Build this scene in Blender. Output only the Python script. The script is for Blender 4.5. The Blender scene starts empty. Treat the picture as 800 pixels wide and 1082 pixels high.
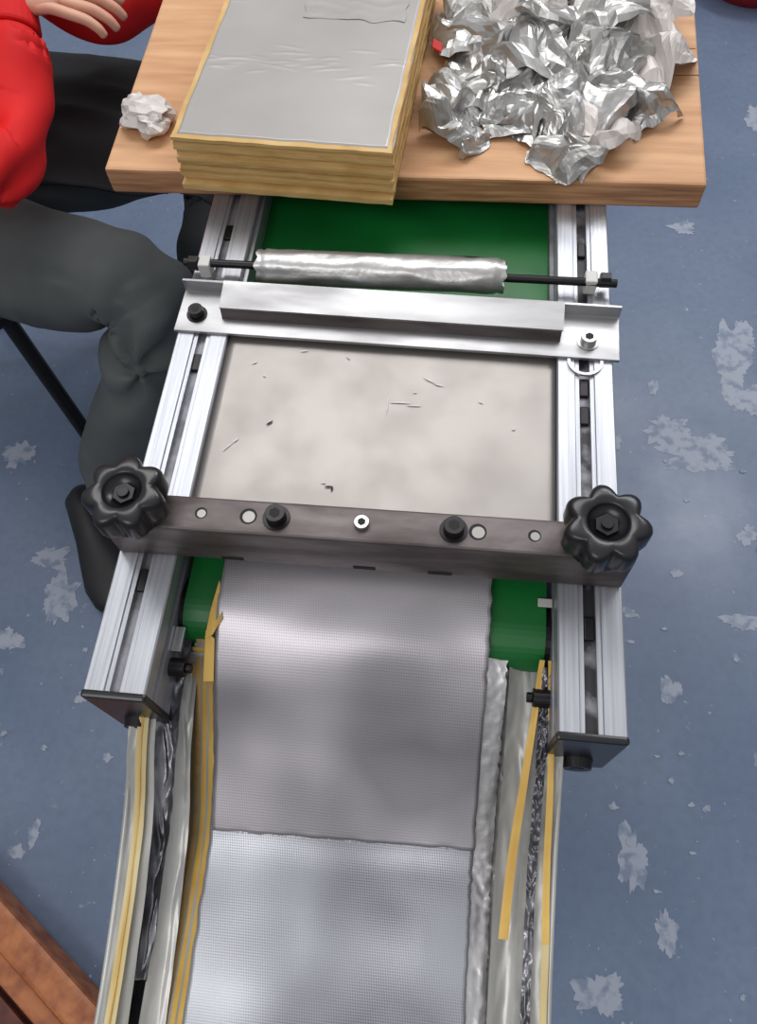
import bpy, bmesh, math, random
from mathutils import Vector, Matrix, noise
random.seed(7)
sc=bpy.context.scene
sc.view_settings.view_transform='Standard'
sc.view_settings.look='None'
COL=bpy.context.collection

# ---------------------------------------------------------------- materials
def srgb(r,g,b):
    f=lambda c:(c/255/12.92) if c/255<=.04045 else ((c/255+.055)/1.055)**2.4
    return (f(r),f(g),f(b),1)
def mat(name,c1,rough=.5,metal=0,c2=None,nscale=20,stretch=(1,1,1),detail=4,lo=.35,hi=.65,
        bump=0,bscale=60,bstretch=(1,1,1),r2=None,alpha=1,trans=0,spec=.5,kind='noise',coat=0):
    m=bpy.data.materials.new(name);m.use_nodes=True
    nt=m.node_tree;N=nt.nodes;L=nt.links
    b=N['Principled BSDF']
    b.inputs['Base Color'].default_value=c1
    b.inputs['Roughness'].default_value=rough
    b.inputs['Metallic'].default_value=metal
    b.inputs['Specular IOR Level'].default_value=spec
    b.inputs['Alpha'].default_value=alpha
    b.inputs['Transmission Weight'].default_value=trans
    b.inputs['Coat Weight'].default_value=coat
    b.inputs['Coat Roughness'].default_value=.15
    tc=N.new('ShaderNodeTexCoord')
    def tex(scale,st,kind='noise',det=4):
        mp=N.new('ShaderNodeMapping');mp.inputs['Scale'].default_value=st
        L.new(tc.outputs['Object'],mp.inputs['Vector'])
        if kind=='noise':
            t=N.new('ShaderNodeTexNoise');t.inputs['Scale'].default_value=scale;t.inputs['Detail'].default_value=det
            o=t.outputs['Fac']
        elif kind=='voronoi':
            t=N.new('ShaderNodeTexVoronoi');t.inputs['Scale'].default_value=scale;o=t.outputs['Distance']
        L.new(mp.outputs['Vector'],t.inputs['Vector'])
        return o
    if c2 is not None or r2 is not None:
        o=tex(nscale,stretch,'noise',detail)
        mr=N.new('ShaderNodeMapRange');mr.inputs[1].default_value=lo;mr.inputs[2].default_value=hi
        L.new(o,mr.inputs[0])
        if c2 is not None:
            mx=N.new('ShaderNodeMix');mx.data_type='RGBA'
            mx.inputs['A'].default_value=c1;mx.inputs['B'].default_value=c2
            L.new(mr.outputs[0],mx.inputs['Factor']);L.new(mx.outputs['Result'],b.inputs['Base Color'])
        if r2 is not None:
            m2=N.new('ShaderNodeMapRange');m2.inputs[3].default_value=rough;m2.inputs[4].default_value=r2
            L.new(mr.outputs[0],m2.inputs[0]);L.new(m2.outputs[0],b.inputs['Roughness'])
    if bump:
        o=tex(bscale,bstretch,kind,4)
        bp=N.new('ShaderNodeBump');bp.inputs['Strength'].default_value=bump;bp.inputs['Distance'].default_value=.004
        L.new(o,bp.inputs['Height']);L.new(bp.outputs['Normal'],b.inputs['Normal'])
    return m

M={}
M['alu']=mat('brushed_aluminium',srgb(190,192,198),.42,.75,c2=srgb(168,170,178),nscale=8,stretch=(60,1,60),bump=.05,bscale=40,bstretch=(20,.5,20))
M['aluX']=mat('brushed_aluminium_cross',srgb(180,180,182),.32,.9,c2=srgb(150,149,150),nscale=10,stretch=(1,4,4),r2=.48)
M['slot']=mat('slot_grey',srgb(96,97,102),.5,.4,c2=srgb(150,150,155),nscale=40,lo=.4,hi=.65)
M['slotdark']=mat('slot_dirty',srgb(48,48,52),.5,.3,c2=srgb(130,130,135),nscale=60,lo=.48,hi=.66)
M['steel']=mat('dark_steel',srgb(108,100,100),.42,.5,c2=srgb(76,68,67),nscale=14,stretch=(1,4,4),detail=6,r2=.55,bump=.08,bscale=120)
M['plate']=mat('galvanised_plate',srgb(152,147,143),.42,.7,c2=srgb(142,137,133),nscale=26,detail=2,lo=.38,hi=.72,r2=.46,bump=.015,bscale=60,bstretch=(1,12,1))
M['belt']=mat('green_belt',srgb(16,112,48),.42,0,c2=srgb(10,92,38),nscale=12)
M['black']=mat('black_plastic',srgb(24,24,27),.28,0)
M['apron']=mat('black_apron_cloth',srgb(20,20,24),.85,0,bump=.3,bscale=18)
M['blackmetal']=mat('black_oxide_bolt',srgb(38,36,38),.35,.6)
M['boltsteel']=mat('zinc_bolt',srgb(178,177,176),.28,.9)
M['hole']=mat('hole_light',srgb(150,147,143),.4,.5)
M['dark']=mat('dark_recess',srgb(14,14,16),.7)
M['nylon']=mat('white_nylon',srgb(200,198,193),.45)
M['scuff']=mat('pale_scuff',srgb(200,196,190),.5)
M['foil']=mat('aluminium_foil',srgb(198,197,196),.38,.85,c2=srgb(176,174,171),nscale=30,bump=.35,bscale=50)
M['foilpaper']=mat('foil_paper_back',srgb(204,197,193),.5,.2,bump=.25,bscale=50)
M['wood']=mat('pine_board',srgb(212,166,124),.6,0,c2=srgb(184,134,94),nscale=9,stretch=(1,9,9),detail=8,lo=.32,hi=.72,bump=.15,bscale=30,bstretch=(1,12,12))
M['woodend']=mat('board_edge_wood',srgb(198,148,106),.65,0,c2=srgb(150,104,70),nscale=14,stretch=(1,6,16),detail=8)
M['woodred']=mat('crate_wood',srgb(184,114,68),.45,0,c2=srgb(136,72,40),nscale=12,stretch=(3,3,3),detail=6)
M['wooddark']=mat('crate_dark_wood',srgb(104,50,36),.55,0,c2=srgb(66,30,24),nscale=30)
M['crack']=mat('wood_crack',srgb(120,80,50),.8)
M['kraft']=mat('kraft_paper_yellow',srgb(210,176,118),.7,0,c2=srgb(194,156,94),nscale=40,stretch=(1,1,8))
M['kraft2']=mat('kraft_paper_ochre',srgb(200,160,98),.7,0,c2=srgb(180,140,80),nscale=40,stretch=(1,1,8))
M['yellow']=mat('yellow_liner',srgb(220,182,98),.5,0,c2=srgb(204,162,78),nscale=30)
M['yellowpale']=mat('pale_yellow_liner',srgb(206,190,146),.5,0,c2=srgb(196,172,112),nscale=12,stretch=(3,1,1))
M['film']=mat('silver_sheet_under_film',srgb(176,172,169),.42,.3,c2=srgb(160,156,153),nscale=7,bump=.04,bscale=25,bstretch=(1,2,1),coat=.4)
M['clear']=mat('clear_plastic_film',srgb(194,193,189),.3,.2,c2=srgb(160,160,157),nscale=12,stretch=(8,1,1),bump=.2,bscale=30,bstretch=(2,.5,1))
M['greyfoil']=mat('dull_grey_foil',srgb(150,150,155),.32,.85,c2=srgb(78,78,84),nscale=26,stretch=(1,.5,1),bump=.3,bscale=40)
M['edgefoil']=mat('sealed_edge_foil',srgb(210,208,208),.36,.7,c2=srgb(174,172,174),nscale=40,bump=.2,bscale=70)
M['skin']=mat('skin',srgb(224,172,146),.5,0,c2=srgb(205,148,124),nscale=20,bump=.05,bscale=150)
M['red']=mat('red_jacket',srgb(236,28,28),.75,0,c2=srgb(218,18,20),nscale=8,bump=.08,bscale=12)
M['trouser']=mat('charcoal_trousers',srgb(86,90,90),.9,0,c2=srgb(70,74,75),nscale=7,bump=.25,bscale=7,bstretch=(1,2.2,1))
M['hair']=mat('black_hair',srgb(22,18,16),.5,0,bump=.4,bscale=120)
M['shoe']=mat('black_shoe',srgb(18,18,22),.5,0)
M['sole']=mat('shoe_sole',srgb(40,40,42),.8)
M['white']=mat('eye_white',srgb(240,238,232),.3)
M['lip']=mat('lips',srgb(176,98,88),.5)
M['redplastic']=mat('red_plastic',srgb(190,30,30),.35)
M['paint']=mat('dried_paint',srgb(150,157,172),.5,0,c2=srgb(114,127,148),nscale=45,detail=8,lo=.48,hi=.62)

def bagmat(name,c1,c2,rough,st,dots):
    m=mat(name,c1,rough,.6,c2=c2,nscale=7,detail=2,lo=.38,hi=.62)  # second tone paints reflections of the creased foil into the colour as darker patches
    nt=m.node_tree;N=nt.nodes;L=nt.links;b=N['Principled BSDF']
    tc=N.new('ShaderNodeTexCoord');sp=N.new('ShaderNodeSeparateXYZ');L.new(tc.outputs['Object'],sp.inputs[0])
    def wave(sgn):
        a=N.new('ShaderNodeMath');a.operation='MULTIPLY';a.inputs[1].default_value=sgn;L.new(sp.outputs[1],a.inputs[0])
        s=N.new('ShaderNodeMath');s.operation='ADD';L.new(sp.outputs[0],s.inputs[0]);L.new(a.outputs[0],s.inputs[1])
        k=N.new('ShaderNodeMath');k.operation='MULTIPLY';k.inputs[1].default_value=1900;L.new(s.outputs[0],k.inputs[0])
        q=N.new('ShaderNodeMath');q.operation='SINE';L.new(k.outputs[0],q.inputs[0]);return q
    w1=wave(1.1);w2=wave(-.8)
    mu=N.new('ShaderNodeMath');mu.operation='MULTIPLY';L.new(w1.outputs[0],mu.inputs[0]);L.new(w2.outputs[0],mu.inputs[1])
    bp=N.new('ShaderNodeBump');bp.inputs['Strength'].default_value=st;bp.inputs['Distance'].default_value=.0004
    L.new(mu.outputs[0],bp.inputs['Height']);L.new(bp.outputs[0],b.inputs['Normal'])
    # embossed pits are slightly duller / darker ink
    src=b.inputs['Base Color'].links[0].from_socket
    mr=N.new('ShaderNodeMapRange');mr.inputs[1].default_value=-.1;mr.inputs[2].default_value=.9;mr.inputs[3].default_value=0;mr.inputs[4].default_value=dots
    L.new(mu.outputs[0],mr.inputs[0])
    nz_=N.new('ShaderNodeTexNoise');nz_.inputs['Scale'].default_value=9;L.new(tc.outputs['Object'],nz_.inputs['Vector'])
    mr2=N.new('ShaderNodeMapRange');mr2.inputs[1].default_value=.35;mr2.inputs[2].default_value=.6;L.new(nz_.outputs['Fac'],mr2.inputs[0])
    mm=N.new('ShaderNodeMath');mm.operation='MULTIPLY';L.new(mr.outputs[0],mm.inputs[0]);L.new(mr2.outputs[0],mm.inputs[1])
    mx=N.new('ShaderNodeMix');mx.data_type='RGBA';L.new(src,mx.inputs['A']);mx.inputs['B'].default_value=srgb(60,60,64)
    L.new(mm.outputs[0],mx.inputs['Factor']);L.new(mx.outputs['Result'],b.inputs['Base Color'])
    return m
M['bag']=bagmat('embossed_bag_foil',srgb(194,189,194),srgb(140,137,142),.38,.05,.40)
M['bag2']=bagmat('embossed_bag_foil_lower',srgb(192,194,201),srgb(134,135,141),.4,.09,.75)

# ---------------------------------------------------------------- helpers
def empty(name,loc=(0,0,0)):
    e=bpy.data.objects.new(name,None);e.empty_display_size=.05;e.location=loc;COL.objects.link(e);return e
def fin(bm,name,m,parent=None,smooth=False,bevel=0,mats=None):
    me=bpy.data.meshes.new(name);bmesh.ops.recalc_face_normals(bm,faces=bm.faces);bm.to_mesh(me);bm.free()
    for k in ([m] if mats is None else mats): me.materials.append(M[k] if isinstance(k,str) else k)
    if smooth:
        for p in me.polygons:p.use_smooth=True
    o=bpy.data.objects.new(name,me);COL.objects.link(o)
    if parent:o.parent=parent
    if bevel:
        md=o.modifiers.new('bev','BEVEL');md.width=bevel;md.segments=2;md.limit_method='ANGLE'
    return o
def addbox(bm,x0,x1,y0,y1,z0,z1,mi=0,rot=None):
    c=Vector(((x0+x1)/2,(y0+y1)/2,(z0+z1)/2))
    mt=Matrix.Translation(c)
    if rot is not None: mt=mt@rot
    mt=mt@Matrix.Diagonal((x1-x0,y1-y0,z1-z0,1))
    r=bmesh.ops.create_cube(bm,size=1,matrix=mt)
    fs=set()
    for v in r['verts']:
        for f in v.link_faces:fs.add(f)
    for f in fs:f.material_index=mi
def addcyl(bm,p0,p1,r,r2=None,seg=24,mi=0):
    p0=Vector(p0);p1=Vector(p1);d=p1-p0
    q=Vector((0,0,1)).rotation_difference(d.normalized()).to_matrix().to_4x4()
    r_=bmesh.ops.create_cone(bm,cap_ends=True,segments=seg,radius1=r,radius2=r if r2 is None else r2,depth=d.length,matrix=Matrix.Translation((p0+p1)/2)@q)
    for v in r_['verts']:
        for f in v.link_faces:f.material_index=mi
def box(name,x0,x1,y0,y1,z0,z1,m,parent=None,bevel=.001):
    bm=bmesh.new();addbox(bm,x0,x1,y0,y1,z0,z1);return fin(bm,name,m,parent,bevel=bevel)
def prismY(name,prof,y0,y1,m,parent=None,bevel=0):
    bm=bmesh.new()
    a=[bm.verts.new((x,y0,z)) for x,z in prof];b=[bm.verts.new((x,y1,z)) for x,z in prof]
    n=len(prof);bm.faces.new(a);bm.faces.new(b[::-1])
    for i in range(n):bm.faces.new((a[i],a[(i+1)%n],b[(i+1)%n],b[i]))
    return fin(bm,name,m,parent,bevel=bevel)
def prismX(name,prof,x0,x1,m,parent=None,bevel=0,smooth=False):
    bm=bmesh.new()
    a=[bm.verts.new((x0,y,z)) for y,z in prof];b=[bm.verts.new((x1,y,z)) for y,z in prof]
    n=len(prof);bm.faces.new(a);bm.faces.new(b[::-1])
    for i in range(n):bm.faces.new((a[i],a[(i+1)%n],b[(i+1)%n],b[i]))
    return fin(bm,name,m,parent,bevel=bevel,smooth=smooth)
def lerp(a,b,t):return a+(b-a)*t
def path(pts,t):
    n=len(pts)-1;f=min(max(t,0),1)*n;i=min(int(f),n-1);f-=i
    p0=pts[max(i-1,0)];p1=pts[i];p2=pts[i+1];p3=pts[min(i+2,n)]
    r=[]
    for k in range(len(p1)):
        a,b,c,d=p0[k],p1[k],p2[k],p3[k]
        r.append(.5*((2*b)+(-a+c)*f+(2*a-5*b+4*c-d)*f*f+(-a+3*b-3*c+d)*f**3))
    return r
def sheet(name,nx,ny,fn,m,parent=None,smooth=True,thick=0):
    bm=bmesh.new();g=[[bm.verts.new(fn(i/nx,j/ny)) for i in range(nx+1)] for j in range(ny+1)]
    for j in range(ny):
        for i in range(nx):bm.faces.new((g[j][i],g[j][i+1],g[j+1][i+1],g[j+1][i]))
    o=fin(bm,name,m,parent,smooth=smooth)
    if thick:
        s=o.modifiers.new('s','SOLIDIFY');s.thickness=thick
    return o
def nz(x,y,z=0):return noise.noise(Vector((x,y,z)))
def ridge(x,y,z=0):return 1-2*abs(noise.noise(Vector((x,y,z))))

# ---------------------------------------------------------------- camera
cam=bpy.data.cameras.new('camera');cam.sensor_fit='HORIZONTAL';cam.sensor_width=36;cam.lens=36*850/800
cam.clip_start=.01
co=bpy.data.objects.new('camera',cam);COL.objects.link(co);sc.camera=co
co.matrix_world=Matrix(((.9942,-.0666,.0845,0),(.0977,.8881,-.4491,0),(-.0451,.4548,.8895,1.4),(0,0,0,1)))

# ---------------------------------------------------------------- seated worker (built first: skin modifiers)
wk=empty('seated_worker')
J=dict(pel=(-.87,.97,.51,.145),sp=(-.85,.97,.67,.135),ch=(-.79,.98,.85,.145),nb=(-.745,.98,.985,.062),nk=(-.72,.98,1.05,.055),
rs=(-.75,.84,.925,.072),re=(-.595,.795,.69,.063),rw=(-.600,.975,.785,.042),rm=(-.600,.885,.735,.060),
ls=(-.75,1.10,.925,.072),le=(-.530,1.145,.69,.060),lw=(-.385,1.25,.83,.040),
rh=(-.83,.885,.49,.105),rt=(-.63,.825,.515,.094),rk=(-.43,.775,.53,.074),rc=(-.505,.71,.34,.076),ra=(-.625,.635,.12,.058),
lh=(-.83,1.065,.49,.105),lt=(-.62,1.10,.50,.095),lk=(-.41,1.09,.51,.072),lc=(-.44,1.03,.33,.072),la=(-.50,.97,.12,.055))
keys=list(J);idx={k:i for i,k in enumerate(keys)}
E=[('pel','sp'),('sp','ch'),('ch','nb'),('nb','nk'),('ch','rs'),('rs','re'),('re','rm'),('rm','rw'),('ch','ls'),('ls','le'),('le','lw'),
('pel','rh'),('rh','rt'),('rt','rk'),('rk','rc'),('rc','ra'),('pel','lh'),('lh','lt'),('lt','lk'),('lk','lc'),('lc','la')]
def skinned(name,vs,es,rad,root,sub,disp=None,parent=None):
    me=bpy.data.meshes.new(name);me.from_pydata(vs,es,[]);o=bpy.data.objects.new(name,me);COL.objects.link(o)
    md=o.modifiers.new('skin','SKIN');md.use_smooth_shade=True;md.branch_smoothing=.6
    for i,d in enumerate(me.skin_vertices[0].data):
        d.radius=(rad[i],rad[i]);d.use_root=(i==root)
    s=o.modifiers.new('sub','SUBSURF');s.levels=sub;s.render_levels=sub
    bpy.context.view_layer.update()
    dg=bpy.context.evaluated_depsgraph_get();me2=bpy.data.meshes.new_from_object(o.evaluated_get(dg))
    o.modifiers.clear();o.data=me2
    if disp:
        for v in me2.vertices:v.co+=disp(v.co,v.normal)
    for p in me2.polygons:p.use_smooth=True
    if parent:o.parent=parent
    return o
KN=Vector(J['rk'][:3]);EL=Vector(J['re'][:3]);AN=Vector(J['ra'][:3])
def folds(c,n_):
    f=.009*noise.noise(c*9)
    w=Vector((c.x+.03*noise.noise(c*6),c.y+.03*noise.noise(c*6+Vector((4,4,4))),c.z))
    # long soft creases that fan out from knee, elbow and ankle
    for J0,ax,amp,fq,rad in ((KN+Vector((-.04,-.06,-.07)),0,.009,9,.16),(EL,0,.006,10,.12),(AN,0,.007,9,.16)):
        d=w-J0;r=d.length
        if r<rad*2.2:
            a=math.atan2(d.z,d.x)
            f+=amp*math.exp(-(r/rad)**2)*math.sin(a*5+r*40)
    # lengthwise drape folds
    f+=.005*math.sin(w.y*55+w.x*14+w.z*26)*max(0,.5+noise.noise(c*5+Vector((2,8,3)))*1.4)
    return n_*f
body=skinned('clothed_body',[J[k][:3] for k in keys],[(idx[a],idx[b]) for a,b in E],[J[k][3] for k in keys],idx['pel'],4,folds,wk)
body.data.materials.clear()
for k in ('trouser','red','skin'):body.data.materials.append(M[k])
for p in body.data.polygons:
    c=p.center;z=c.z
    if c.x>-.74:
        def sd(a,b):
            A=Vector(J[a][:3]);B=Vector(J[b][:3]);t=max(0,min(1,(c-A).dot(B-A)/(B-A).length_squared))
            return (c-A.lerp(B,t)).length-lerp(J[a][3],J[b][3],t)
        arm=min(sd('rs','re'),sd('re','rm'),sd('rm','rw'),sd('ls','le'),sd('le','lw'),sd('sp','ch'))
        leg=min(sd('rh','rt'),sd('rt','rk'),sd('lh','lt'),sd('lt','lk'))
        isred=arm<leg
    else: isred=z>.605
    p.material_index=2 if (z>1.0 and abs(c.y-.98)<.09 and c.x>-.9) else (1 if isred else 0)
def apr(u,v):
    x=lerp(-.80,-.345,u)+.012*nz(v*4,3);y=lerp(.945,1.245,v)+.012*nz(u*5,9)
    z=.605-.02*u-.045*math.exp(-((v-.0)/.22)**2)-.10*max(0,v-.82)/.18*1.2-.06*max(0,u-.88)/.12+.010*ridge(u*2.5,v*5)
    return (x,y,z)
sheet('black_apron',40,40,apr,'apron',wk,thick=.003)

def hand(tag,w,d,nrm,side):
    w=Vector(w);d=Vector(d).normalized();nrm=Vector(nrm);nrm=(nrm-d*nrm.dot(d)).normalized();s=d.cross(nrm)*side
    vs=[];es=[];rr=[]
    def add(p,r_,prev=None):
        vs.append(tuple(p));rr.append(r_)
        if prev is not None:es.append((prev,len(vs)-1))
        return len(vs)-1
    a=add(w-d*.03,.028);b_=add(w+d*.005,.026,a);c_=add(w+d*.045,.034,b_);e=add(w+d*.078,.030,c_)
    o=skinned('palm_'+tag,vs,es,rr,0,2,None,wk)
    for v in o.data.vertices:
        q=v.co-w;h=q.dot(nrm);t=max(0,min(1,q.dot(d)/.04));v.co-=nrm*h*.45*t
        k=q.dot(s);v.co+=s*k*.18*t
    o.data.materials.clear();o.data.materials.append(M['skin'])
    for i,(off,L_) in enumerate(((.030,.068),(.010,.076),(-.010,.070),(-.029,.056))):
        p=w+d*.062+s*off;ang=.25+.05*i;r_=.0088-.0005*i
        pts_=[p-d*.02,p]
        seglen=[.02+L_*.45,L_*.3,L_*.24]
        for sl in seglen:
            dd=(d*math.cos(ang)-nrm*math.sin(ang)+s*off*1.5).normalized();p=p+dd*sl;pts_.append(p.copy());ang+=.38
        f_=skinned('finger_%s_%d'%(tag,i+1),[tuple(q) for q in pts_],[(j,j+1) for j in range(len(pts_)-1)],[r_*1.05,r_*1.08,r_*1.0,r_*.92,r_*.75],0,2,None,wk)
        f_.data.materials.clear();f_.data.materials.append(M['skin'])
    p=w+d*.018+s*.022;p1=p+(d*.5+s*.8).normalized()*.03;p2=p1+(d*.8+s*.45-nrm*.2).normalized()*.03;p3=p2+(d*.95+s*.1-nrm*.3).normalized()*.024
    f_=skinned('thumb_'+tag,[tuple(q) for q in (p,p1,p2,p3)],[(0,1),(1,2),(2,3)],[.014,.0125,.0105,.009],0,2,None,wk)
    f_.data.materials.clear();f_.data.materials.append(M['skin'])
hand('right',(-.610,1.010,.80),(.93,.10,.02),(0,0,1),-1)
hand('left',(-.370,1.262,.845),(.8,.3,.1),(0,0,1),1)
for tag,p0,p1 in (('right',(-.601,.965,.780),(-.606,.994,.796)),('left',(-.390,1.248,.826),(-.373,1.257,.840))):
    bm=bmesh.new();addcyl(bm,p0,p1,.040,.037,seg=32);fin(bm,'cuff_'+tag,'red',wk,smooth=False,bevel=.004)
hc=Vector((-.685,.98,1.165))
bm=bmesh.new();bmesh.ops.create_uvsphere(bm,u_segments=48,v_segments=32,radius=1)
for v in bm.verts:
    p=v.co.copy();x=p.x*.097;y=p.y*.077;z=p.z*.118
    if p.z<0:
        y*=1+.28*p.z;x*=(1+.10*p.z) if p.x>0 else (1+.35*p.z)
        if p.x>.3:x+=.012*max(0,-p.z-.5)
    for sy in (-1,1):
        e=math.exp(-(((y-sy*.031)/.016)**2+((z-.005)/.012)**2))
        if p.x>0:x-=.010*e
    v.co=hc+Vector((x,y,z))
fin(bm,'head','skin',wk,smooth=True)
bm=bmesh.new()
vs=[(.088,0,.012),(.097,-.009,-.012),(.118,0,-.018),(.097,.009,-.012),(.094,-.016,-.026),(.094,.016,-.026),(.096,0,-.03)]
q=[bm.verts.new(hc+Vector(v)) for v in vs]
for f in ((0,1,2),(0,2,3),(1,4,2),(2,5,3),(4,6,2),(2,6,5)):bm.faces.new([q[i] for i in f])
o=fin(bm,'nose','skin',wk,smooth=True);s=o.modifiers.new('s','SUBSURF');s.levels=2;s.render_levels=2
bm=bmesh.new();bmesh.ops.create_uvsphere(bm,u_segments=20,v_segments=12,radius=1,matrix=Matrix.Translation(hc+Vector((.088,0,-.055)))@Matrix.Diagonal((.008,.024,.007,1)));fin(bm,'mouth','lip',wk,smooth=True)
for i,sy in enumerate((-1,1)):
    bm=bmesh.new();bmesh.ops.create_uvsphere(bm,u_segments=20,v_segments=12,radius=.012,matrix=Matrix.Translation(hc+Vector((.073,sy*.031,.005))));fin(bm,'eye_%d'%(i+1),'white',wk,smooth=True)
    bm=bmesh.new();bmesh.ops.create_uvsphere(bm,u_segments=16,v_segments=10,radius=.0055,matrix=Matrix.Translation(hc+Vector((.0815,sy*.031,.004))));fin(bm,'iris_%d'%(i+1),'hair',wk,smooth=True)
    bm=bmesh.new();bmesh.ops.create_uvsphere(bm,u_segments=20,v_segments=12,radius=1,matrix=Matrix.Translation(hc+Vector((-.005,sy*.077,-.005)))@Matrix.Diagonal((.018,.009,.030,1)));fin(bm,'ear_%d'%(i+1),'skin',wk,smooth=True)
bm=bmesh.new();bmesh.ops.create_uvsphere(bm,u_segments=48,v_segments=32,radius=1)
for v in bm.verts:
    p=v.co.copy();cut=.35 if p.x>.2 else -.45
    z=max(p.z,cut+.5*max(0,p.x-.2)) if p.x>-.9 else max(p.z,-.5)
    k=1.0+.02*nz(p.x*8,p.y*8,p.z*8)
    v.co=hc+Vector((p.x*.103*k-.004,p.y*.083*k,z*.127*k+.002))
fin(bm,'hair','hair',wk,smooth=True)
def shoe(tag,heel,toe):
    heel=Vector((*heel,0));toe=Vector((*toe,0));d=(toe-heel).normalized();s=Vector((-d.y,d.x,0));Ln=(toe-heel).length
    secs=[(0,.012,.05),(.03,.028,.075),(.12,.037,.098),(.28,.036,.10),(.42,.038,.082),(.58,.044,.062),(.75,.048,.052),(.9,.038,.042),(.98,.018,.03),(1,.006,.02)]
    for nm,mt,zf in (('shoe_'+tag,'shoe',1),('sole_'+tag,'sole',0)):
        bm=bmesh.new();g=[]
        for t,w,h in secs:
            row=[]
            for i in range(20):
                a=2*math.pi*i/20;cx=math.cos(a);sz=math.sin(a)
                if zf: z=.014+(h-.014)*(.5+.5*sz) ;ww=w*(.85+.15*(1-max(0,sz)))
                else: z=.018 if sz>0 else 0;ww=w*1.06+.001
                row.append(bm.verts.new(heel+d*Ln*t+s*cx*ww+Vector((0,0,z))))
            g.append(row)
        for k in range(len(g)-1):
            for i in range(20):bm.faces.new((g[k][i],g[k][(i+1)%20],g[k+1][(i+1)%20],g[k+1][i]))
        bm.faces.new(g[0][::-1]);bm.faces.new(g[-1])
        fin(bm,nm,mt,wk,smooth=bool(zf))
shoe('right',(-.712,.69),(-.585,.455));shoe('left',(-.575,1.01),(-.36,.89))

ws=empty('work_stool')
bm=bmesh.new();addcyl(bm,(-.89,.97,.335),(-.89,.97,.37),.17,seg=48);fin(bm,'seat','black',ws,bevel=.01)
for i,(dx,dy) in enumerate(((1,-1),(1,1),(-1,-1),(-1,1))):
    bm=bmesh.new();addcyl(bm,(-.89+dx*.10,.97+dy*.10,.34),(-.89+dx*.155,.97+dy*.155,0),.0145,seg=16);fin(bm,'leg_%d'%(i+1),'blackmetal',ws)
bm=bmesh.new()
for a,b_ in (((1,1),(-1,1)),((-1,1),(-1,-1))):
    addcyl(bm,(-.89+a[0]*.13,.97+a[1]*.13,.16),(-.89+b_[0]*.13,.97+b_[1]*.13,.16),.008,seg=12)
fin(bm,'stretchers','blackmetal',ws)

# ---------------------------------------------------------------- floor
fm=bpy.data.materials.new('blue_epoxy_floor');fm.use_nodes=True
nt=fm.node_tree;N=nt.nodes;L=nt.links;b=N['Principled BSDF']
tc=N.new('ShaderNodeTexCoord')
def nn(scale,det,rough=.5,dist=0):
    t=N.new('ShaderNodeTexNoise');t.inputs['Scale'].default_value=scale;t.inputs['Detail'].default_value=det
    t.inputs['Roughness'].default_value=rough;t.inputs['Distortion'].default_value=dist
    L.new(tc.outputs['Object'],t.inputs['Vector']);return t.outputs['Fac']
def ramp(o,lo,hi,a=0,b_=1):
    r=N.new('ShaderNodeMapRange');r.inputs[1].default_value=lo;r.inputs[2].default_value=hi;r.inputs[3].default_value=a;r.inputs[4].default_value=b_
    L.new(o,r.inputs[0]);return r.outputs[0]
def mix(f,A,B):
    x=N.new('ShaderNodeMix');x.data_type='RGBA';L.new(f,x.inputs['Factor'])
    for k,v in (('A',A),('B',B)):
        if isinstance(v,tuple):x.inputs[k].default_value=v
        else:L.new(v,x.inputs[k])
    return x.outputs['Result']
c=mix(ramp(nn(3,4),.35,.65),srgb(92,108,134),srgb(106,121,145))
c=mix(ramp(nn(60,5),.4,.75,0,.3),c,srgb(74,88,112))
c=mix(ramp(nn(22,5,.6,.3),.685,.71,0,.5),c,srgb(144,154,170))
c=mix(ramp(nn(80,4,.65),.675,.70,0,.7),c,srgb(176,182,192))
L.new(c,b.inputs['Base Color']);L.new(ramp(nn(5,4),.3,.7,.3,.48),b.inputs['Roughness'])
bp=N.new('ShaderNodeBump');bp.inputs['Strength'].default_value=.06;bp.inputs['Distance'].default_value=.004
L.new(nn(25,4),bp.inputs['Height']);L.new(bp.outputs[0],b.inputs['Normal'])
M['floor']=fm
bm=bmesh.new();addbox(bm,-3.5,3.5,-2.5,4.5,-.05,0);flo=fin(bm,'floor','floor')

spl=[(.484,.883,.075,.042),(.435,.94,.04,.03),(.455,.91,.035,.03),(.58,1.111,.035,.09),(.60,1.02,.035,.035),(.61,1.18,.02,.04),(.407,.399,.018,.02),(.54,.536,.035,.014),
(.331,.127,.022,.045),(.376,.025,.015,.028),(.275,-.066,.036,.028),(-.715,.484,.03,.045),(-.76,.56,.035,.022),(-.893,.785,.035,.03),
(-.789,.393,.03,.018),(-.645,.07,.009,.024),(-.665,.04,.014,.010),(.341,.536,.012,.009),(.567,.711,.018,.022),(.41,1.039,.01,.018),
(.66,.25,.01,.008),(.30,.20,.008,.006),(.45,.21,.006,.006),(.33,.90,.010,.018),(.72,1.9,.03,.05),(.5,1.5,.03,.02),(.31,-.12,.02,.02),
(-.62,.30,.012,.01),(-.55,.2,.008,.008),(.43,.62,.012,.008)]
for i in range(30):
    s_=random.choice((-1,1,1));spl.append(((random.uniform(.28,.62) if s_>0 else random.uniform(-.85,-.6)),(random.uniform(-.1,.9) if s_>0 else random.uniform(.12,.4)),random.uniform(.003,.007),random.uniform(.002,.006)))
bm=bmesh.new()
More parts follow.
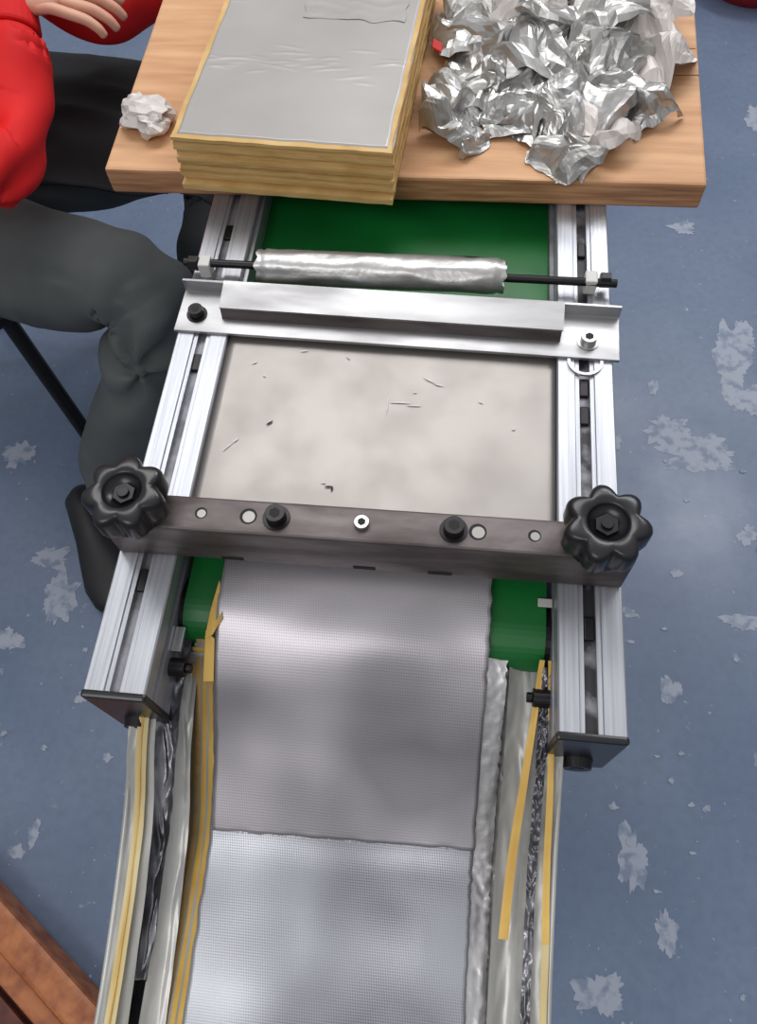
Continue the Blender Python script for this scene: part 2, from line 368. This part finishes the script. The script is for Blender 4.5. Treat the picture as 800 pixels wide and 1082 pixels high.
for k,(x,y,rx,ry) in enumerate(spl):
    n=90;top=[];bot=[]
    for i in range(n):
        a=2*math.pi*i/n
        r=1+.6*nz(math.cos(a)*.9+k*7,math.sin(a)*.9,k)+.45*nz(math.cos(a)*2.2+k*3,math.sin(a)*2.2,k+9)+.30*nz(math.cos(a)*7+k*3,math.sin(a)*7,k+5)
        r=max(r,.3)
        p=(x+rx*r*math.cos(a),y+ry*r*math.sin(a))
        top.append(bm.verts.new((p[0],p[1],.0004+.00002*k)));bot.append(bm.verts.new((p[0],p[1],-.0002)))
    ct=bm.verts.new((x,y,.0004+.00002*k))
    for i in range(n):
        bm.faces.new((ct,top[i],top[(i+1)%n]));bm.faces.new((top[i],bot[i],bot[(i+1)%n],top[(i+1)%n]))
fin(bm,'dried_paint_splatters','paint',flo)

# ---------------------------------------------------------------- machine
mc=empty('conveyor_feeder_machine',(0,0,0))
YF=.112;YB=1.25
def rail(tag,x0,x1,s0,s1,sm):
    zt=.9;zb=.82
    prof=[(x0+.001,zt),(s0-.0035,zt),(s0-.0028,zt-.0012),(s0,zt-.0012),(s0,zt-.006),(s0-.006,zt-.006),(s0-.006,zt-.012),(s1+.006,zt-.012),(s1+.006,zt-.006),(s1,zt-.006),
          (s1,zt-.0012),(s1+.0028,zt-.0012),(s1+.0035,zt),(x1-.001,zt),(x1,zt-.001),(x1,zt-.016),(x1-.005,zt-.016),(x1-.005,zt-.024),(x1,zt-.024),
          (x1,zt-.056),(x1-.005,zt-.056),(x1-.005,zt-.064),(x1,zt-.064),(x1,zb),(x0,zb),(x0,zt-.064),(x0+.005,zt-.064),(x0+.005,zt-.056),(x0,zt-.056),
          (x0,zt-.024),(x0+.005,zt-.024),(x0+.005,zt-.016),(x0,zt-.016),(x0,zt-.001)]
    prismY('rail_'+tag,prof,YF,YB,'alu',mc)
    box('rail_slot_floor_'+tag,s0-.0055,s1+.0055,YF+.001,YB,zt-.0122,zt-.0055,sm,mc,0)
    bm=bmesh.new();addbox(bm,x0-.001,x1+.001,YF-.005,YF+.0005,zb-.001,zt+.0005)
    fin(bm,'rail_end_cap_'+tag,'black',mc,bevel=.002)
    cx=(x0+x1)/2
    bm=bmesh.new();addcyl(bm,(cx,YF-.004,.842),(cx,YF-.011,.842),.011,.0095);addcyl(bm,(cx,YF-.0108,.842),(cx,YF-.0115,.842),.005,seg=6)
    fin(bm,'rail_end_bolt_'+tag,'blackmetal',mc,bevel=.0008)
rail('left',-.224,-.183,-.2068,-.2000,'slot')
rail('right',.076,.118,.0925,.1005,'slotdark')
bm=bmesh.new()
for x,y in ((-.2034,.375),(-.2034,.19),(.0965,.37),(.0965,.345),(.0965,.18),(.0965,.51),(-.2034,.515)):
    addbox(bm,x-.0034,x+.0034,y-.008,y+.008,.8935,.8975)
fin(bm,'slot_t_nuts','blackmetal',mc,bevel=.001)
yc,zc,r=.187,.85,.025
prof=[(YB,.875)]+[(yc+r*math.cos(a),zc+r*math.sin(a)) for a in [math.pi/2+math.pi*i/20 for i in range(21)]]+[(YB,.825)]
prismX('green_belt',prof,-.179,.072,'belt',mc,smooth=False)
bm=bmesh.new();addcyl(bm,(-.183,yc,zc),(.076,yc,zc),.0235,seg=32);fin(bm,'front_roller','blackmetal',mc)
box('inner_ledge_left',-.183,-.1792,.24,YB,.868,.894,'alu',mc,.0005)
box('inner_ledge_right',.0722,.076,.24,YB,.868,.885,'slot',mc,.0005)
box('machine_body',-.17,.065,.42,1.2,.70,.82,'alu',mc,.004)
for i,(x,y) in enumerate(((-.19,.48),(.085,.48),(-.19,1.15),(.085,1.15))):
    box('machine_leg_%d'%(i+1),x-.018,x+.018,y-.018,y+.018,.0,.82,'alu',mc,.002)
box('machine_crossbar_1',-.19,.085,.465,.495,.25,.29,'alu',mc,.002)
box('machine_crossbar_2',-.19,.085,1.135,1.165,.25,.29,'alu',mc,.002)
sheet('deck_plate',40,30,lambda u,v:(lerp(-.1825,.0755,u)+(.0 if u>.5 else -.001*(1-v)),lerp(.225,.425,v),.8955+.0004*nz(u*4,v*4)),'plate',mc,thick=.002)
def flakes(name,items,mt,w):
    bm=bmesh.new()
    for x,y,l,a in items:
        n=10;vs=[]
        for i in range(n):
            t=2*math.pi*i/n;rr=1+.5*nz(x*900+math.cos(t)*1.5,y*900+math.sin(t)*1.5)
            px=l/2*rr*math.cos(t);py=w*rr*math.sin(t)
            vs.append(bm.verts.new((x+px*math.cos(a)-py*math.sin(a),y+px*math.sin(a)+py*math.cos(a),.8965)))
        bm.faces.new(vs)
    return fin(bm,name,mt,mc)
flakes('deck_plate_scuffs',((-.158,.378,.005,.5),(-.148,.366,.003,-.6),(-.085,.388,.005,-.8),(-.12,.392,.006,.2),(-.02,.370,.012,-.5),(-.012,.366,.008,-.2),(-.03,.358,.003,.1),(.02,.352,.005,-.4),(.045,.33,.003,.2),(-.165,.30,.010,.9),(-.16,.306,.006,.8),(-.09,.275,.003,0),(-.05,.345,.014,1.57),(-.04,.348,.016,.02),(-.03,.346,.012,.03)),'nylon',.0006)
flakes('deck_plate_marks',((-.137,.323,.006,.7),(-.0855,.272,.006,.1),(-.083,.2705,.004,1.4)),'dark',.0007)

R=Matrix.Rotation(math.radians(-1.4),4,'Z')
def rotz(o):
    c=Vector((-.052,.418,0));o.matrix_world=Matrix.Translation(c)@R@Matrix.Translation(-c)
ab=prismX('cross_angle_flange',[(.397,.900),(.441,.900),(.441,.914),(.4385,.914),(.4385,.9028),(.397,.9028)],-.226,.123,'aluX',mc,bevel=.0004);rotz(ab)
dv=prismX('deflector_strip',[(.4135,.9135),(.4135,.9125),(.4380,.9170),(.4375,.918)],-.190,.079,'aluX',mc);rotz(dv)
dl=prismX('deflector_shade_lip',[(.4110,.9028),(.4137,.9028),(.4137,.9128),(.4128,.9128)],-.189,.078,'steel',mc);rotz(dl)  # lip in dark steel colour paints the shadow line beneath the deflector
def hexbolt(name,x,y,z,m1,r=.0062,h=.006,washer=True):
    bm=bmesh.new()
    if washer:addcyl(bm,(x,y,z),(x,y,z+.001),r*1.35,seg=32)
    addcyl(bm,(x,y,z+.001),(x,y,z+.001+h),r,r*.95,seg=32)
    addcyl(bm,(x,y,z+.0008+h),(x,y,z+.0012+h),r*.55,seg=6,mi=1)
    return fin(bm,name,None,mc,mats=[m1,'dark'],bevel=.0004)
hexbolt('flange_bolt_left',-.2105,.418,.9028,'blackmetal')
hexbolt('flange_bolt_right',.099,.409,.9028,'boltsteel')
bm=bmesh.new()
n=40
for i in range(n):
    a0=2*math.pi*i/n;a1=2*math.pi*(i+1)/n;ro,ri=.0135,.0112
    q=[(math.cos(a0)*ro,math.sin(a0)*ro),(math.cos(a1)*ro,math.sin(a1)*ro),(math.cos(a1)*ri,math.sin(a1)*ri),(math.cos(a0)*ri,math.sin(a0)*ri)]
    t=[bm.verts.new((.097+x,.392+y,.9018)) for x,y in q];d=[bm.verts.new((.097+x,.392+y,.9)) for x,y in q]
    bm.faces.new(t);bm.faces.new((t[0],d[0],d[1],t[1]));bm.faces.new((t[3],t[2],d[2],d[3]))
fin(bm,'lock_ring','boltsteel',mc)

bm=bmesh.new()
addbox(bm,-.223,.117,.208,.2325,.900,.945)
fin(bm,'clamp_bar','steel',mc,bevel=.0018)
bm=bmesh.new()
addbox(bm,-.150,-.135,.2076,.2079,.902,.906);addbox(bm,-.06,-.045,.2076,.2079,.902,.906);addbox(bm,-.01,.006,.2076,.2079,.902,.906)
fin(bm,'clamp_bar_slots','dark',mc)
for i,(x,rr) in enumerate(((-.157,.0040),(-.126,.0056),(.020,.0056),(.0551,.0040))):
    bm=bmesh.new();addcyl(bm,(x,.2205,.944),(x,.2205,.9452),rr,seg=28);addcyl(bm,(x+.0004,.2200,.9451),(x+.0004,.2200,.94535),rr*.72,seg=24,mi=1)
    fin(bm,'clamp_bar_hole_%d'%(i+1),None,mc,mats=['dark','hole'])
hexbolt('clamp_bolt_1',-.1077,.2205,.945,'blackmetal',.0066,.007)
hexbolt('clamp_bolt_2',.005,.2205,.945,'blackmetal',.0066,.007)
hexbolt('clamp_bolt_3',-.0529,.2205,.9445,'boltsteel',.0050,.003,False)

def knob(name,x,y,z,rot):
    bm=bmesh.new()
    seg=168;rings=[(.0,.82,0),(.003,.97,.9),(.006,1.0,1),(.0180,1.0,1),(.0210,.965,1),(.0226,.90,.95),(.0234,.82,.8),(.0238,.68,.3),(.0238,.50,0),(.0225,.45,0),(.0175,.42,0),(.0175,.0001,0)]
    g=[]
    for (dz,sc_,lob) in rings:
        row=[]
        for i in range(seg):
            a=2*math.pi*i/seg
            l=(math.cos(7*(a+rot))+1)/2;l=l**.6
            rad=.0266*sc_*(1-lob*.23*(1-l))
            row.append(bm.verts.new((x+rad*math.cos(a),y+rad*math.sin(a),z+dz)))
        g.append(row)
    for k in range(len(g)-1):
        for i in range(seg):bm.faces.new((g[k][i],g[k][(i+1)%seg],g[k+1][(i+1)%seg],g[k+1][i]))
    bm.faces.new(g[0][::-1])
    fin(bm,name,'black',mc,smooth=True)
    bm=bmesh.new();addcyl(bm,(x,y,z+.017),(x,y,z+.0195),.0075,seg=6);addcyl(bm,(x,y,z+.019),(x,y,z+.0215),.0038,seg=20)
    fin(bm,name+'_insert','blackmetal',mc,bevel=.0004)
    bm=bmesh.new();addcyl(bm,(x,y,.945),(x,y,z+.004),.011,seg=28);fin(bm,name+'_hub','black',mc)
knob('star_knob_left',-.200,.219,.950,.2)
knob('star_knob_right',.0945,.2195,.950,.1)
bm=bmesh.new()
addcyl(bm,(-.1835,.141,.862),(-.172,.141,.862),.0065);addcyl(bm,(.0765,.141,.862),(.065,.141,.862),.0065)
addcyl(bm,(-.172,.141,.862),(-.168,.141,.862),.0035);addcyl(bm,(.065,.141,.862),(.061,.141,.862),.0035)
fin(bm,'tension_screws','blackmetal',mc,bevel=.0006)
box('bracket_left',-.183,-.176,.150,.168,.866,.870,'aluX',mc,.0005)
box('bracket_right',.066,.076,.200,.206,.8762,.878,'nylon',mc,.0005)

bm=bmesh.new();addcyl(bm,(-.229,.466,.9105),(.121,.462,.9105),.0033,seg=20)
fin(bm,'roller_rod','blackmetal',mc,smooth=False)
bm=bmesh.new()
for x in (-.2115,.101):
    addbox(bm,x-.0048,x+.0048,.459,.471,.9,.9145)
fin(bm,'rod_brackets','nylon',mc,bevel=.0012)
bm=bmesh.new()
for x in (-.221,.112):
    addcyl(bm,(x-.004,.465,.9105),(x+.004,.465,.9105),.0062,seg=6)
fin(bm,'rod_nuts','blackmetal',mc,bevel=.0005)
def fr(u,v):
    a=2*math.pi*u*1.06
    rr=.0132+.0012*ridge(v*3.2,math.cos(a)*1.3,math.sin(a)*1.3)+.0005*nz(v*18,a*1.2)+(.0015*u)
    if v<.03 or v>.97: rr*=.92+.1*nz(a*3,v*80)
    return (lerp(-.166,.033,v)+.001*nz(a*2,v*3)*4*(1 if (v<.01 or v>.99) else 0),.463+rr*math.cos(a),.9125+rr*math.sin(a)*.9)
sheet('foil_wrapped_roller',40,80,fr,'foil',mc)

# ---------------------------------------------------------------- wooden board on rails
wb=empty('wooden_board')
bm=bmesh.new()
pts=[(-.316,.5545),(.194,.5585),(.2025,.80),(.2105,1.10),(-.324,1.10),(-.319,.80)]
nseg=60
front=[]
for i in range(nseg+1):
    t=i/nseg;front.append((lerp(-.316,.194,t),lerp(.5545,.5585,t)+.0006*nz(t*20,3)))
outl=front+pts[2:]
a=[bm.verts.new((x,y,.9)) for x,y in outl];c_=[bm.verts.new((x,y,.925)) for x,y in outl]
n=len(outl)
f=bm.faces.new(c_);bm.faces.new(a[::-1])
for i in range(n):
    f=bm.faces.new((a[i],a[(i+1)%n],c_[(i+1)%n],c_[i]));f.material_index=1
fin(bm,'board_plank',None,wb,mats=['wood','woodend'],bevel=.0025)
bm=bmesh.new()
for x,y,l,w in ((.183,.697,.030,.0012),(.190,.735,.016,.0008)):
    addbox(bm,x-l/2,x+l/2,y-w/2,y+w/2,.9249,.9252,rot=Matrix.Rotation(.05,4,'Z'))
fin(bm,'board_cracks','crack',wb)

# ---------------------------------------------------------------- foil bag stack on board
st=empty('foil_bag_stack')
Rz=Matrix.Rotation(math.radians(-3.6),4,'Z')
def stk(x,y,z):
    v=Rz@Vector((x,y,0));return (v.x-.239,v.y+.5385,z)
bm=bmesh.new()
nl=16;hh=.0475/nl
for k in range(nl):
    dx=random.uniform(-.0012,.0012);dy=random.uniform(-.002,.0015)-(.004 if k in(0,1) else 0)
    w=.179;l=.275
    zz=.9255+k*hh
    m_=24
    ring=[]
    for i in range(m_+1):ring.append((dx+w*i/m_,dy+.0010*nz(i*.5,k*3.3)))
    for i in range(1,m_+1):ring.append((dx+w+.0012*nz(i*.7,k*5.1)+(-.0006),dy+l*i/m_))
    ring+= [(dx,dy+l)]
    for i in range(1,m_):ring.append((dx+.0012*nz(i*.7,k*8.1),dy+l*(1-i/m_)))
    b0=[bm.verts.new(stk(x,y,zz)) for x,y in ring];b1=[bm.verts.new(stk(x,y,zz+hh*.97)) for x,y in ring]
    mi=1 if k%3==2 else 0
    f=bm.faces.new(b1);f.material_index=mi
    f=bm.faces.new(b0[::-1]);f.material_index=mi
    for i in range(len(ring)):
        f=bm.faces.new((b0[i],b0[(i+1)%len(ring)],b1[(i+1)%len(ring)],b1[i]));f.material_index=mi
fin(bm,'bag_layers',None,st,mats=['kraft','kraft2'])
pl=[]
rp=random.Random(21)
for i in range(46):
    band=rp.choice((.33,.36,.40,.70,.80))
    pl.append((rp.uniform(.05,.95),band+rp.uniform(-.05,.05),rp.uniform(.03,.12),rp.uniform(-.15,.15)))
def tp(u,v):
    x=lerp(-.0005,.1785,u)+.001*nz(v*9,u);y=lerp(-.001,.272,v)+.001*nz(u*9,4)
    z=.974+.0002*nz(u*3,v*4)
    for (cu,cv,ln,sl) in pl:
        du=u-cu
        if abs(du)<ln:
            dv=v-cv-sl*du
            if abs(dv)<.012:z+=.00035*math.exp(-(dv/.004)**2)*(1-(du/ln)**2)
    if u<.02 or u>.98 or v<.015: z-=.0025
    return stk(x,y,z)
sheet('top_film_sheet',110,210,tp,'film',st)
def tf(u,v):
    x=lerp(.075,.165,u)+.004*nz(v*4,u*3);y=lerp(.16,.21,v)+.004*nz(u*5,8)
    return stk(x,y,.9744+.0003*ridge(u*2,v*4)+.0001*nz(u*9,v*9))
sheet('folded_film',40,30,tf,'film',st)

# ---------------------------------------------------------------- crumpled foil
cf=empty('crumpled_foil_heap')
def xmin(y):return -.0555+.063*(y-.527)
def crumple(name,cx,cy,cz,sx,sy,seed,mt,parent,amp=.014,tilt=.7,n=18,zmin=.9262,fr_=1.0,thin=0):
    rnd=random.Random(seed)
    Rm=Matrix.Rotation(rnd.uniform(0,6.28),3,'Z')@Matrix.Rotation(rnd.uniform(-tilt,tilt),3,'X')@Matrix.Rotation(rnd.uniform(-tilt,tilt),3,'Y')
    s=seed*11.3
    def fn(u,v):
        x=(u-.5)*sx;y=(v-.5)*sy
        p=Vector((x,y,0))
        q=Vector((x*26*fr_+s,y*26*fr_,s))
        d=noise.noise_vector(q)*amp*1.4+noise.noise_vector(q*2.3+Vector((5,5,5)))*amp*.5+noise.noise_vector(q*5)*amp*.14
        d.z+=amp*1.5*abs(noise.noise(q*1.3+Vector((9,2,1))))
        e=max(abs(u-.5),abs(v-.5))*2
        p=p+d;p.z-=e**3*amp*1.1
        p=Rm@p
        r_=Vector((cx,cy,cz))+p
        if r_.z<zmin:r_.z=zmin+.0008*abs(nz(x*400,y*400,s))
        if thin==0: r_.x=max(r_.x,xmin(r_.y)+.0006*abs(nz(x*300,y*300)))
        return r_
    return sheet(name,n,n,fn,mt,parent,smooth=False)
outp=[(-.030,.79),(-.040,.70),(-.046,.63),(-.01,.62),(.03,.60),(.062,.575),(.085,.553),(.118,.60),(.150,.648),(.168,.72),(.165,.77),(.12,.79)]
cen=Vector((.062,.69))
def mound(u,v):
    a=v*len(outp);i=int(a)%len(outp);f=a-int(a)
    e=Vector(outp[i]).lerp(Vector(outp[(i+1)%len(outp)]),f)
    r_=u
    p=cen.lerp(e,r_*.93)
    h=(1-r_**2.2)*.030
    q=Vector((p.x*34,p.y*34,3))
    d=noise.noise_vector(q)*.020+noise.noise_vector(q*2.4)*.007+noise.noise_vector(q*5)*.0015
    k=.35+.65*(1-r_) 
    z=.928+h+(d.z*1.2+.014*abs(noise.noise(q*1.7)))*k
    px=p.x+d.x*.8;py=p.y+d.y*.8
    return (max(px,xmin(py)),py,max(z,.9262))
sheet('foil_mound',30,96,mound,'foil',cf,smooth=False)
spots=[(-.01,.655,.946,.07,.06),(.03,.635,.944,.08,.06),(.085,.60,.940,.07,.07),(.080,.575,.934,.055,.045),(.02,.70,.956,.10,.07),(.07,.68,.960,.10,.08),
(.12,.68,.955,.08,.09),(.145,.71,.950,.07,.09),(.10,.735,.960,.09,.07),(.04,.745,.958,.09,.07),(-.01,.73,.950,.07,.06),(.0,.775,.950,.07,.05),(.07,.77,.955,.09,.05),
(.135,.645,.943,.07,.06),(.14,.755,.950,.07,.06),(.10,.63,.946,.06,.07),(-.02,.62,.938,.05,.04)]
for i,(x,y,z,sx,sy) in enumerate(spots):
    crumple('foil_sheet_%d'%(i+1),x,y,z,sx,sy,i+3,'foilpaper' if i in (2,7,9,14) else 'foil',cf,amp=.014,tilt=.5,n=18)
bm=bmesh.new();addbox(bm,-.040,-.031,.678,.69,.956,.9575,rot=Matrix.Rotation(.5,4,'Y'));fin(bm,'red_label_scrap','redplastic',cf)
s1=empty('foil_scrap');crumple('scrap_ball',-.003,.597,.936,.036,.03,41,'foil',s1,amp=.009,tilt=.5,n=14,fr_=1.6,thin=1);crumple('scrap_ball_inner',-.004,.598,.935,.026,.026,42,'foil',s1,amp=.010,tilt=.9,n=14,fr_=1.6,thin=1)
s2=empty('crumpled_film_scrap')
for k,(ox,oy,rx,ry,rz_) in enumerate(((0,.002,.021,.015,.012),(.009,-.011,.013,.010,.009),(-.011,.012,.011,.010,.008))):
    bm=bmesh.new();bmesh.ops.create_icosphere(bm,subdivisions=3,radius=1)
    for v in bm.verts:
        p=v.co.copy();q=p*1.1+Vector((k*5,2,1))
        d=.95+.55*(1-2*abs(noise.noise(q)))*.5+.45*noise.noise(q*1.7)+.10*noise.noise(q*4)
        w_=Vector((p.x*rx*d,p.y*ry*d,p.z*rz_*d))
        v.co=Vector((-.289+ox+w_.x,.611+oy+w_.y,max(.9255,.936+w_.z)))
    fin(bm,'film_wad_%d'%(k+1),'foilpaper',s2,smooth=False)

# ---------------------------------------------------------------- output : bags and tray
tr=empty('output_tray')
ptray=[(.165,.80),(.09,.755),(.0,.735),(-.12,.73),(-.30,.73)]
def trayz(v):return path(ptray,v)
sheet('tray_floor',6,30,lambda u,v:(lerp(-.205,.086,u),*trayz(v)),'alu',tr,thick=.003)
ptop=[(.10,.845),(.04,.815),(-.07,.785),(-.18,.778),(-.30,.775)]
def wall(tag,x,dx):
    def fn(u,v):
        yb,zb=trayz(v);yt,zt=path(ptop,v);return (x+dx*u,lerp(yb,yt,u),lerp(zb,zt,u))
    sheet('tray_wall_'+tag,6,30,fn,'clear',tr,thick=.003)
wall('left',-.205,-.004);wall('right',.086,.002)
box('tray_hanger_left',-.200,-.190,.09,.20,.80,.822,'alu',tr,.001)
box('tray_hanger_right',.078,.088,.09,.20,.80,.822,'alu',tr,.001)

bg=empty('foil_bag_chain')
pst=[(.30,.8795),(.24,.8795),(.20,.879),(.172,.874),(.14,.853),(.10,.818),(.045,.783),(.0,.776),(-.066,.768),(-.16,.765),(-.30,.765)]
def up(u,v):
    y,z=path(pst[:7],v)
    w=.0012*nz(v*30,u*2)
    x=lerp(-.154+w*.6,.0335+.0012*nz(v*25,7),u)
    z+=.004*math.exp(-((u-.5)/.35)**2)*max(0,v-.4)+.0040*nz(u*2.4,v*4)*min(1,max(0,v-.3)*3)*min(1,(1-u)*6)+.0045
    if v>.995: y+=.0015*nz(u*14,2)
    return (x+.0015*v,y+(.004*u*v),z)
sheet('bag_upper',60,90,up,'bag',bg,thick=.0006)
def lowr(u,v):
    y,z=path(pst[3:],v)
    x=lerp(-.155+.001*nz(v*30,5),.0345+.0014*nz(v*60,17),u)
    return (x,y,z+.004*nz(u*2.5,v*6,5)*min(1,(1-u)*6)+.0035*math.exp(-((u-.5)/.3)**2)*v)
sheet('bag_lower',60,120,lowr,'bag2',bg,thick=.0006)
bm=bmesh.new()
for i in range(50):
    u=random.random();x=lerp(-.15,.034,u);l=random.uniform(.001,.0022)
    y,z=path(pst[:7],.998);y+=.004*u
    a=[bm.verts.new(p) for p in ((x-.0005,y,z+.0042),(x+.0005,y,z+.0042),(x+random.uniform(-.001,.001),y-l,z+.003))]
    bm.faces.new(a)
fin(bm,'torn_fringe','edgefoil',bg)
base=[(.176,.868),(.14,.85),(.10,.820),(.045,.784),(.0,.776),(-.066,.768),(-.16,.765),(-.30,.765)]
layers=[('yellow',-.1585,.003),('clear',-.1605,.0045),('yellow',-.1645,.006),('clear',-.1662,.0075),('kraft',-.1705,.009),('clear',-.1715,.0105),('yellow',-.1735,.012),('clear',-.180,.0135)]
for k,(mt,xl,dz) in enumerate(layers):
    def fn(u,v,xl=xl,dz=dz,k=k):
        y,z=path([(base[0][0]-.003*k,base[0][1])]+base[1:],v)
        x=lerp(xl+.0010*nz(v*9,k*3),.02,u)
        return (x,y,z-dz*.8-.002*u+.0005*nz(v*20,u*3,k)-.002*(1-u)*k*.25)
    sheet('liner_layer_%d'%(k+1),10,90,fn,mt,bg,thick=.0005)
bm=bmesh.new()
a=[bm.verts.new(p) for p in ((-.1555,.200,.8815),(-.1500,.185,.8815),(-.1485,.172,.8810),(-.154,.162,.8765),(-.160,.160,.873),(-.1585,.178,.878))]
bm.faces.new(a)
a=[bm.verts.new(p) for p in ((-.160,.165,.8745),(-.153,.160,.8735),(-.153,.135,.856),(-.1610,.135,.853))]
bm.faces.new(a)
fin(bm,'yellow_liner_tip','yellow',bg)
def re(u,v):
    y,z=path([(.182,.872),(.15,.860),(.10,.822),(.045,.784),(.0,.776),(-.066,.768),(-.16,.765),(-.30,.765)],v)
    x=lerp(.030,.0470+.0013*ridge(v*45,3)+.0008*nz(v*160,2),u)
    return (x,y,z-.004-.002*u+.0009*ridge(u*2.5,v*26+2*nz(u*2,v*9))*u+.0004*nz(u*6,v*70))
sheet('crumpled_sealed_edge',10,260,re,'edgefoil',bg,smooth=True)
def re2(u,v):
    y,z=path([(.178,.864),(.14,.842),(.10,.815),(.045,.779),(.0,.772),(-.066,.764),(-.16,.760),(-.30,.760)],v)
    x=lerp(.040,.0525+.0022*nz(v*40,9),u)
    return (x,y,z-.006+.0015*ridge(u*3,v*30)-.002*u)
sheet('crumpled_sealed_edge_lower',8,220,re2,'clear',bg,smooth=True)
pf=[(.168,.868),(.13,.858),(.09,.842),(.04,.812),(-.03,.792),(-.10,.780),(-.20,.774),(-.30,.772)]
def film(name,xa0,xa1,xb0,xb1,mt,dz=0,amp=.004,fq=14,v0=0,v1=1,sag=.02,n=140,m=14,sm=True,tiltz=0):
    def fn(u,v):
        vv=lerp(v0,v1,v);y,z=path(pf,vv)
        x=lerp(lerp(xa0,xb0,v),lerp(xa1,xb1,v),u)
        zz=z+dz-sag*math.sin(u*math.pi)+amp*ridge(u*1.3+xa0*50,vv*fq+1*nz(u*2,vv*4))+amp*.15*nz(u*5,vv*50)+tiltz*u
        return (x+.2*amp*nz(u*4,vv*20),y,zz)
    return sheet(name,m,n,fn,mt,bg,smooth=sm)
film('film_left_outer',-.208,-.190,-.208,-.184,'clear',0,.0012,5,.12,1,.003)
film('film_left_inner',-.181,-.170,-.184,-.166,'clear',-.014,.0015,9,.02,1,.004,tiltz=-.008)
film('foil_left_crevice',-.194,-.172,-.188,-.180,'greyfoil',-.008,.004,18,.0,.62,.006)
film('yellow_left_strip',-.2010,-.1935,-.2025,-.1945,'yellowpale',.0018,.001,5,.10,1,0,m=4)
film('yellow_left_strip_b',-.1980,-.1970,-.1995,-.1980,'yellow',.0026,.001,5,.10,1,0,m=3)
film('film_right',.050,.074,.047,.066,'clear',-.012,.0015,10,.03,1,.006)
film('film_right_outer',.066,.087,.062,.088,'clear',-.002,.0015,7,.12,1,.004)
film('chain_wrinkle_foil',.070,.076,.067,.073,'greyfoil',.001,.0035,60,.04,1,.0,n=260,m=8,sm=True)
film('yellow_right_strip',.0685,.0720,.052,.0585,'yellow',.003,.0006,6,.02,.52,0,m=4)
film('yellow_right_strip_b',.0740,.0775,.080,.0850,'yellow',.003,.0006,6,.02,.52,0,m=4)
film('yellow_right_strip_c',.0800,.0850,.081,.0840,'yellowpale',.003,.0006,6,.52,1,0,m=4)

# ---------------------------------------------------------------- low wooden crate lower left on the floor
wd=empty('wooden_crate')
ang=math.atan2(-.148+.029,-.456+.637)
Rw=Matrix.Rotation(ang,4,'Z');og=Vector((-.765,.055,0))
def W(o):o.matrix_world=Matrix.Translation(og)@Rw
W(box('side_front',0,.40,-.048,0,.0,.07,'woodred',wd,.008))
W(box('side_back',0,.40,-.40,-.345,.0,.07,'woodred',wd,.008))
W(box('side_left',0,.05,-.345,-.048,.0,.068,'woodred',wd,.006))
W(box('side_right',.35,.40,-.345,-.048,.0,.068,'woodred',wd,.006))
W(box('bottom',.05,.35,-.345,-.048,.0,.012,'wooddark',wd,.001))
for i in range(7):
    W(box('slat_%d'%(i+1),.05,.35,-.086-.038*i,-.056-.038*i,.012,.032,'wooddark' if i%2 else 'woodred',wd,.003))

rb=empty('red_plastic_basin')
bm=bmesh.new();rings=[(.12,0),(.155,.07),(.16,.10),(.168,.102),(.168,.098),(.150,.07),(.115,.006)]
g=[[bm.verts.new((.76+r_*math.cos(2*math.pi*i/48),2.47+r_*math.sin(2*math.pi*i/48),z)) for i in range(48)] for r_,z in rings]
for k in range(len(g)-1):
    for i in range(48):bm.faces.new((g[k][i],g[k][(i+1)%48],g[k+1][(i+1)%48],g[k+1][i]))
bm.faces.new(g[0][::-1]);bm.faces.new(g[-1])
fin(bm,'basin_shell','redplastic',rb,smooth=True)

# ---------------------------------------------------------------- light
w=bpy.data.worlds.new('workshop_ambient');sc.world=w;w.use_nodes=True
nt=w.node_tree;N=nt.nodes;L=nt.links
bgd=N['Background'];tc=N.new('ShaderNodeTexCoord');sp=N.new('ShaderNodeSeparateXYZ');L.new(tc.outputs['Generated'],sp.inputs[0])
cr=N.new('ShaderNodeValToRGB');L.new(sp.outputs[2],cr.inputs[0])
cr.color_ramp.elements[0].position=0;cr.color_ramp.elements[0].color=(.24,.245,.255,1)
cr.color_ramp.elements[1].position=.9;cr.color_ramp.elements[1].color=(.80,.81,.83,1)
L.new(cr.outputs[0],bgd.inputs[0]);bgd.inputs[1].default_value=.80
def area(name,loc,target,sx,sy,e,col=(1,1,1)):
    l=bpy.data.lights.new(name,'AREA');l.shape='RECTANGLE';l.size=sx;l.size_y=sy;l.energy=e;l.color=col
    o=bpy.data.objects.new(name,l);COL.objects.link(o);o.location=loc
    o.rotation_euler=(Vector(target)-Vector(loc)).to_track_quat('-Z','Y').to_euler();return o
area('ceiling_fluorescent_light',(-.5,1.6,3.0),(0,.4,.9),1.8,.8,27,(1,.99,.98))
area('ceiling_fluorescent_light.001',(1.2,2.6,3.0),(.3,1.0,0),1.6,.6,34,(.97,.98,1))
area('ceiling_fluorescent_light.002',(-.8,-1.4,3.0),(0,.2,.7),1.6,.6,16,(1,.98,.97))
